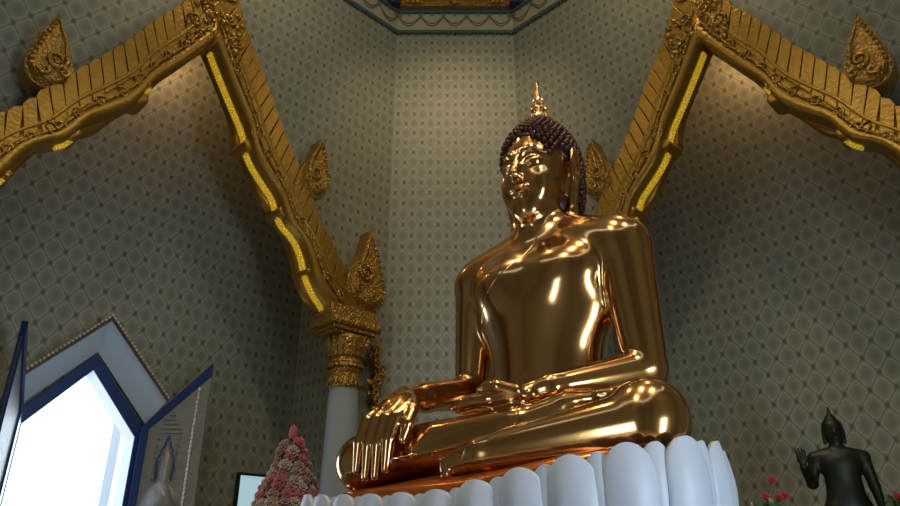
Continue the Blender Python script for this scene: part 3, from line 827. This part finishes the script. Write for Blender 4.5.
# robe: shoulder sash and hems laid on the body surface
def strip(sol, line, width, offn, name, parent, mat='polished_gold', n=60):
    line = resample3(line, n); P, g = on_surf(sol, line, 0)
    t = np.gradient(P, axis=0); t /= np.linalg.norm(t, axis=1)[:, None]
    sd = np.cross(t, g); rows_ = []
    for w_ in (-1, -.92, -.5, 0, .5, .92, 1):
        Q = P+sd*w_*width/2; Q, g2 = on_surf(sol, Q, offn if abs(w_) < 1 else -.01); rows_.append(Q)
    A = np.stack(rows_, 1)*SC; m_ = A.shape[1]; mb = MB()
    mb.add(A.reshape(-1, 3).tolist(), [(i*m_+k, i*m_+k+1, (i+1)*m_+k+1, (i+1)*m_+k) for i in range(n-1) for k in range(m_-1)])
    return mb.build(name, mat, parent, True)
def resample3(pts, n):
    pts = np.array(pts, float); d = np.r_[0, np.cumsum(np.linalg.norm(np.diff(pts, axis=0), axis=1))]; t = np.linspace(0, d[-1], n)
    return np.stack([np.interp(t, d, pts[:, i]) for i in range(3)], 1)
def hem(sol, line, r_, name, parent, n=70):
    P, g = on_surf(sol, resample3(line, n), .0)
    mb = MB(); mb.tube([Vector(p)*SC for p in P], r_, 6); return mb.build(name, 'polished_gold', parent, True)
hem(body, [(.16,-.10,2.42),(.06,-.32,2.20),(-.18,-.45,1.95),(-.42,-.42,1.72),(-.58,-.28,1.55)], .005, 'robe_hem', buddha)
hem(body, [(0.02,-1.3,.33),(-.01,-1.3,.2),(0.0,-1.25,.05)], .006, 'ankle_hem', buddha, 20)
hem(body, [(.30,-1.0,.62),(.33,-1.08,.46),(.32,-.9,.64)], .007, 'ankle_hem', buddha, 20)
hem(body, [(-.70,-1.22,.26),(-.3,-1.22,.28),(.1,-1.2,.31),(.35,-1.1,.38)], .007, 'robe_hem', buddha)
hem(body, [(.2,-1.3,.12),(.7,-1.25,.13),(1.1,-1.2,.16),(1.4,-1.1,.2)], .006, 'robe_hem', buddha)

# ------------------------------------------------------------------ lotus base
lb = empty('lotus_base', BP, BR); tag(lb, 'white lotus petal base carrying the large golden statue', 'base')
CY = -.38
def rimpt(a):
    c, s = math.cos(a), math.sin(a)
    rx, ry, e_ = (1.58, .68, 2.4) if s < 0 else (1.58, 1.30, 1.9)
    r_ = (abs(c/rx)**e_+abs(s/ry)**e_)**(-1/e_); return r_*c-.16, -.75+r_*s
# equal arc-length samples round the rim
samp = [rimpt(2*PI*i/2000) for i in range(2001)]; dd = [0]
for a, b_ in zip(samp, samp[1:]): dd.append(dd[-1]+math.dist(a, b_))
def rim_at(t):
    t = (t % 1)*dd[-1]; k = int(np.searchsorted(dd, t))-1; k = max(0, min(k, 1999)); f_ = (t-dd[k])/(dd[k+1]-dd[k])
    x = samp[k][0]+(samp[k+1][0]-samp[k][0])*f_; y = samp[k][1]+(samp[k+1][1]-samp[k][1])*f_
    tx, ty = samp[k+1][0]-samp[k][0], samp[k+1][1]-samp[k][1]; l_ = math.hypot(tx, ty)
    return Vector((x, y, 0)), Vector((tx/l_, ty/l_, 0)), Vector((ty/l_, -tx/l_, 0))
def rim_h(x): return .015+.255*min(1.05, x/1.4)**1.25 if x > 0 else .015+.10*min(1.0, -x/1.7)**2
def petal(t, hw_, z0, z1, o0, o1, bulge, name, mat='petal_white'):
    c, T, O = rim_at(t); mb = MB(); nu, nv = 14, 14
    prof = lambda v: math.sqrt(max(0, 1-max(0, (v-.62)/.38)**2.5))*(.82+.18*math.sin(PI*min(1, v/.7)/2))
    def S(u, v, thick=0):
        v = math.sin(v*PI/2)**1.0
        x = (u*2-1)*hw_*max(prof(v), .02)
        z = z0+(z1-z0)*v
        out = o0+(o1-o0)*v+bulge*1.5*math.sin(PI*min(v, 1)*.92)+.06*(1-(x/hw_)**2)-thick
        return (c+T*x+O*out+Vector((0,0,z)))*SC
    mb.grid(lambda u, v: S(u, v), nu, nv); mb.grid(lambda u, v: S(u, v, .03), nu, nv)
    n1 = (nu+1)*(nv+1)
    edge = [i*(nv+1) for i in range(nu+1)]; 
    per = [(i, 0) for i in range(nu+1)]+[(nu, j) for j in range(1, nv+1)]+[(i, nv) for i in range(nu-1, -1, -1)]+[(0, j) for j in range(nv-1, 0, -1)]
    ids_ = [i*(nv+1)+j for i, j in per]
    mb.f += [(ids_[k], ids_[(k+1) % len(ids_)], ids_[(k+1) % len(ids_)]+n1, ids_[k]+n1) for k in range(len(ids_))]
    return mb.build(name, mat, lb, True)
NP = 28
for i in range(NP):
    t = (i+.25)/NP; x = rim_at(t)[0].x; h_ = rim_h(x); 
    petal(t, dd[-1]/NP*.53, -.42, h_, .02, .06, .05, 'petal')
    t2 = t+.5/NP; x = rim_at(t2)[0].x
    petal(t2, dd[-1]/NP*.36, -.40, rim_h(x)-.015, -.02, .03, .045, 'inner_petal')
    petal(t2, dd[-1]/NP*.55, -.98, -.33, -.12, .12, .07, 'lower_petal')
# deck under the statue
mb = MB(); NR = 96
ring = [rim_at(i/NR) for i in range(NR)]
vs = []
for c, T, O in ring: vs += [(c-O*.03+Vector((0,0,rim_h(c.x)*0-.06)))*SC, (c-O*.12+Vector((0,0,0)))*SC, (c-O*.06+Vector((0,0,-1.0)))*SC]
mb.add(vs, [(3*i, 3*((i+1) % NR), 3*((i+1) % NR)+1, 3*i+1) for i in range(NR)]+[(3*i, 3*((i+1) % NR), 3*((i+1) % NR)+2, 3*i+2) for i in range(NR)]+[tuple(3*i+1 for i in range(NR))])
mb.build('deck', 'orange_cushion', lb)
mb = MB(); vs = []  # added copper band, its colour stands in for the orange reflection under the legs
for c, T, O in ring:
    for ins, z in ((.10,-.02),(.10,.05),(.13,.09),(.20,.115)): vs.append((c-O*ins+Vector((0,0,z+(.19*(max(0, c.x)/1.4)**1.2 if z > 0 else 0))))*SC)
mb.add(vs, [(4*i+k, 4*((i+1) % NR)+k, 4*((i+1) % NR)+k+1, 4*i+k+1) for i in range(NR) for k in range(3)]+[tuple(4*i+3 for i in range(NR))])
mb.build('reflection_band', 'copper_reflection', lb, True)
# plinth below
mb = MB()
for z0, z1, gr in ((-1.06,-.94,.14),(-1.20,-1.06,.0),(-2.05,-1.20,-.10),(-2.15,-2.05,.10)):
    vs = [((c+O*gr)+Vector((0,0,z0)))*SC for c, T, O in ring]+[((c+O*gr)+Vector((0,0,z1)))*SC for c, T, O in ring]
    mb.add(vs, [(i, (i+1) % NR, NR+(i+1) % NR, NR+i) for i in range(NR)]+[tuple(range(NR)), tuple(NR+i for i in range(NR))])
mb.build('plinth', 'column_plaster', lb)

# ------------------------------------------------------------------ dark standing statue on the right
st = Solid()
st.ell((0,.0,.98), (.165,.12,.16), .05); st.ell((0,0,1.15), (.15,.10,.2), .06); st.ell((0,0,1.36), (.19,.115,.15), .07)
for s in (-1, 1): st.cone((s*.08,0,1.46), (s*.185,0,1.43), .065, .062, .05)
st.cone((0,0,1.45), (0,-.01,1.60), .065, .052, .03)
st.ell((0,-.01,1.67), (.078,.088,.115), .03); st.ell((0,.0,1.73), (.088,.095,.09), .02); st.ell((0,0,1.81), (.045,.045,.05), .03)
st.cone((0,0,1.83), (0,0,1.96), .025, .004, .015)
st.ell((0,-.095,1.66), (.014,.02,.03), .01)
for s in (-1, 1): st.cone((s*.083,0,1.70), (s*.08,0,1.57), .014, .016, .01)
for s in (-1, 1): st.cone((s*.09,0,.92), (s*.075,-.02,.50), .105, .07, .04); st.cone((s*.075,-.02,.50), (s*.07,0,.08), .07, .045, .03); st.cone((s*.07,.03,.04), (s*.075,-.14,.03), .04, .03, .02)
st.cone((.195,0,1.42), (.235,.01,1.14), .055, .045, .03); st.cone((.235,.01,1.14), (.26,-.02,.90), .045, .032, .02); st.ell((.263,-.03,.84), (.022,.04,.06), .02)
for i in range(4): st.cone((.265,-.06+.021*i,.80), (.268,-.06+.02*i,.715), .0105, .008, .006)
st.cone((.262,-.07,.85), (.25,-.09,.79), .012, .009, .008)
st.cone((-.195,0,1.42), (-.255,-.02,1.17), .055, .046, .03); st.cone((-.255,-.02,1.17), (-.32,-.17,1.32), .046, .032, .02); st.ell((-.325,-.185,1.39), (.04,.02,.05), .02)
for i in range(4): st.cone((-.355+.021*i,-.19,1.42), (-.362+.023*i,-.195,1.50+.01*(i in (1,2))), .0105, .008, .006)
st.cone((-.295,-.19,1.38), (-.27,-.20,1.43), .012, .009, .008)
# robe hanging from arms to shins
st.ell((0,.02,.62), (.20,.09,.55), .06)
V3, F3 = st.surface((-.42,-.30,-.01), (.36,.2,2.0), .0125)
ss = empty('standing_statue', (3.87, 7.20, 1.18), -.30); tag(ss, 'dark bronze standing statue with raised hand against the right wall', 'statue')
link_mesh('body', np_mesh('standing_body', V3*np.array([1.12,.98,.98]), F3), 'dark_bronze', ss, True)
mb = MB(); mb.lathe([(.30,-1.18),(.30,-1.0),(.24,-.95),(.24,-.2),(.30,-.14),(.30,-.05),(.26,-.03),(.24,-.02)], 32)
tag(mb.build('statue_pedestal', 'wood_dark'), 'dark round pedestal under the standing statue', 'pedestal').location = (3.87, 7.20, 1.18)

# ------------------------------------------------------------------ flowers
def blossom(r_, mat, name='blossom', label=None):
    mb = MB()
    mb.ball((0,0,0), (r_*.5, r_*.5, r_*.55), u=8, w=5)
    for lay, (n_, rr, tilt, L_) in enumerate(((5,.25,.25,.8),(7,.5,.8,.85),(8,.6,1.25,.9))):
        for k in range(n_):
            a = 2*PI*(k+lay*.5)/n_
            M_ = Matrix.Rotation(a, 3, 'Z') @ Matrix.Rotation(tilt, 3, 'Y')
            mb.ball(M_ @ Vector((0,0,r_*.55*L_)), (r_*.10, r_*.34, r_*.5*L_), M=M_, u=6, w=5)
    return mb
def place(me_src, name, loc, nrm, mat, scale=1, parent=None):
    o = bpy.data.objects.new(name, me_src); COL.objects.link(o); o.location = loc; o.scale = (scale,)*3
    o.rotation_euler = Vector(nrm).to_track_quat('Z', 'Y').to_euler()
    if parent: o.parent = parent
    return o
def flower_mesh(mat, r_):
    me = blossom(r_, mat).mesh('blossom_'+mat); me.materials.append(MAT[mat]); me.polygons.foreach_set('use_smooth', [True]*len(me.polygons)); return me
fm = {m_: flower_mesh(m_, .058) for m_ in ('flower_pink', 'flower_blush', 'flower_cream')}
fcx, fcy = -1.82, 8.30
fa = empty('flower_cone', (fcx, fcy, 1.75)); tag(fa, 'cone of pink and cream flowers with two pink tips, beside the white column', 'flowers')
mb = MB(); mb.lathe([(.47,0),(.36,.4),(.22,.8),(.05,1.14)], 20); mb.build('leaf_core', 'leaf_green', fa)
cnt = 0
for j in range(14)[::-1]:
    z = .05+j*.081; r_ = .50-(.43)*(z/1.15); n_ = max(4, int(2*PI*r_/.135))
    for k in range(n_):
        a = 2*PI*(k+.5*(j % 2))/n_+random.uniform(-.1,.1)
        d = Vector((math.cos(a), math.sin(a), .45))
        if d.y > .35: continue
        m_ = random.choices(['flower_pink','flower_blush','flower_cream'], [.28,.42,.30])[0]
        if sum(1 for c in fa.children if c.name.startswith('blossom')) >= 99: break
        place(fm[m_], 'blossom', (r_*math.cos(a), r_*math.sin(a), z+random.uniform(-.015,.015)), d, m_, random.uniform(1.25,1.75), fa); cnt += 1
for x, z in ((.0,1.24),(.10,1.10)):
    mb = MB()
    for k in range(6):
        a = k*PI/3; mb.ball((x+.025*math.cos(a), -.03+.025*math.sin(a), z), (.026,.026,.085), u=6, w=6)
    mb.ball((x, -.03, z+.03), (.03,.03,.08)); mb.build('flower_tip', 'flower_pink', fa, True)
mb = MB(); mb.lathe([(.34,-1.75),(.34,-1.68),(.12,-1.6),(.10,-.6),(.18,-.4),(.46,-.06),(.48,0),(.42,.01)], 28)
o = tag(mb.build('flower_stand', 'gilt_plain'), 'gilded stand under the flower cone', 'stand'); o.location = (fcx, fcy, 1.69)
# red flowers in vases at the right
fr = flower_mesh('flower_red', .05); fw = flower_mesh('flower_white', .05)
def vase(x, y, z, spots, label, mat='flower_red'):
    v = empty('flower_vase', (x, y, z)); tag(v, label, 'flowers')
    mb = MB(); mb.lathe([(.07,0),(.12,.06),(.14,.18),(.09,.32),(.06,.38),(.09,.42)], 24); mb.build('vase', 'gilt_carved', v, True)
    mb = MB()
    for (a, b_, c, kk) in spots:
        mb.tube([Vector((0,0,.40)), Vector((a*.4,b_*.4,.4+(c-.4)*.6)), Vector((a,b_,c))], .006, 5)
        place(fr if kk else fw, 'blossom', (a, b_, c), (a, b_-.3, .5), 0, 1, v)
    for k in range(14):
        a = random.uniform(0, 2*PI); mb.ball((.1*math.cos(a), .1*math.sin(a), random.uniform(.42,.58)), (.05,.02,.06), u=6, w=4)
    mb.build('stems', 'leaf_green', v)
    return v
vase(2.80, 6.6, 1.55, [(.10,0,.74,1),(.02,0,.60,1),(.13,-.02,.59,1),(.20,.02,.61,1),(-.08,0,.53,0),(-.14,0,.48,0),(.06,.05,.56,0)], 'vase of red flowers at the foot of the lotus base, left of the dark statue')
vase(4.02, 6.6, 1.55, [(-.02,0,.60,1),(.05,0,.55,1),(.12,0,.63,1),(.0,.06,.48,0)], 'vase of red flowers at the right edge, in front of the dark statue')
mb = MB()
def bx(mb, x0, x1, y0, y1, z0, z1): mb.box(((x0+x1)/2, (y0+y1)/2, (z0+z1)/2), (x1-x0, y1-y0, z1-z0))
t = empty('altar_table', (3.4, 6.6, 0)); tag(t, 'long dark wooden altar table under the vases on the right', 'table')
bx(mb, -.95, .95, -.28, .28, 1.49, 1.55); mb.build('tabletop', 'wood_dark', t, bevel=.01)
for sx in (-.85, .85):
    for sy in (-.2, .2):
        mb = MB(); bx(mb, sx-.04, sx+.04, sy-.04, sy+.04, 0, 1.49); mb.build('leg', 'wood_dark', t)
# wall monitor left of the flower cone
p = WLEFT(OC-2.81+.38, 2.45, -DEP+.06); mt = empty('wall_monitor', p, math.atan2(WLEFT.D.y, WLEFT.D.x)+PI); tag(mt, 'small wall monitor with a pale lit screen and black frame behind the flower cone', 'monitor')
mb = MB()
bx(mb, -.42, .42, -.03, .03, -.30, -.265); bx(mb, -.42, .42, -.03, .03, .265, .30); bx(mb, -.42, -.385, -.03, .03, -.265, .265); bx(mb, .385, .42, -.03, .03, -.265, .265); bx(mb, -.385, .385, .0, .03, -.265, .265)
mb.build('monitor_frame', 'black_plastic', mt, bevel=.004)
mb = MB(); bx(mb, -.385, .385, -.012, -.002, -.265, .265); mb.build('screen', 'screen_glow', mt)
mb = MB(); bx(mb, -.1, .1, .03, .06, -.1, .1); mb.build('wall_bracket', 'black_plastic', mt)

# ------------------------------------------------------------------ light
def area(name, loc, target, size, power, col, sy=None, shape='RECTANGLE'):
    l = bpy.data.lights.new(name, 'AREA'); l.energy = power; l.color = col; l.shape = shape; l.size = size
    l.size_y = sy or size
    o = bpy.data.objects.new(name, l); COL.objects.link(o); o.location = loc
    o.rotation_euler = (Vector(target)-Vector(loc)).to_track_quat('-Z', 'Y').to_euler(); return o
def spot(name, loc, target, power, col, ang=60, blend=.8, r_=.06):
    l = bpy.data.lights.new(name, 'SPOT'); l.energy = power; l.color = col; l.spot_size = math.radians(ang); l.spot_blend = blend; l.shadow_soft_size = r_
    o = bpy.data.objects.new(name, l); COL.objects.link(o); o.location = loc
    o.rotation_euler = (Vector(target)-Vector(loc)).to_track_quat('-Z', 'Y').to_euler(); return o
DAY = (.72,.86,1.0); WARM = (1,.72,.42); MID = (1,.84,.60)
# daylight through the doorways
area('daylight_left_door', WLEFT(DC, 1.9, -DEP-.9), WLEFT(DC, 1.9, 0), 1.9, 110, DAY, 3.4)
area('daylight_rear_left', WRL(3.43, 1.45, -.3), WRL(3.43, 1.5, 3), .8, 32, DAY, 2.2)
area('daylight_rear_right', WRR(3.43, 1.45, -.3), WRR(3.43, 1.5, 3), .9, 190, DAY, 2.8)
# warm lamps, then added fill for the upper walls
spot('warm_wall_wash', (.1, 7.2, 10.3), (.1, 10, 7.6), 260, WARM, 90, 1)
for w_, nm in ((WLEFT, 'niche_glow_left'), (WRIGHT, 'niche_glow_right')):
    l = bpy.data.lights.new(nm, 'POINT'); l.energy = 52; l.color = (1,.56,.25); l.shadow_soft_size = .12
    o = bpy.data.objects.new(nm, l); COL.objects.link(o); o.location = w_(OC+.2, 8.7, -.80)
for k, (x, y) in enumerate(((-2.3,6.4),(2.5,6.4))):  # added fill points that warm the upper walls, no fitting behind them
    l = bpy.data.lights.new('upper_wall_fill', 'POINT'); l.energy = 85; l.color = (1,.76,.46); l.shadow_soft_size = .15
    o = bpy.data.objects.new('upper_wall_fill', l); COL.objects.link(o); o.location = (x, y, 10.6)
# ceiling lamps: real discs under the ceiling ahead of and above the statue
for i, (x, y) in enumerate(((-2.2,1.6),(2.6,1.9),(.1,3.4))):
    lf = empty('ceiling_lamp', (x, y, TOPZ+.10)); tag(lf, ['round ceiling lamp over the rear left of the hall','round ceiling lamp over the rear right','round ceiling lamp over the hall centre'][i], 'lamp', 'ceiling lamps')
    mb = MB(); mb.lathe([(.20,.0),(.22,.05),(.10,.12),(.02,.46)], 20); mb.build('lamp_housing', 'gilt_plain', lf, True)
    mb = MB(); mb.lathe([(.16,-.02),(.18,.0)], 20); mb.build('lamp_disc', 'bulb_glow', lf)
    spot('lamp_light', (x, y, TOPZ+.02), (x*.5+.3, y*.5+3.0, 2.5), 600, MID, 110, 1, .13)
w = bpy.data.worlds.new('world'); scene.world = w; w.use_nodes = True
bg = w.node_tree.nodes['Background']; bg.inputs[0].default_value = (.75,.88,1,1); bg.inputs[1].default_value = 2.2
scene.view_settings.view_transform = 'Standard'; scene.view_settings.look = 'None'
scene.view_settings.exposure = 0
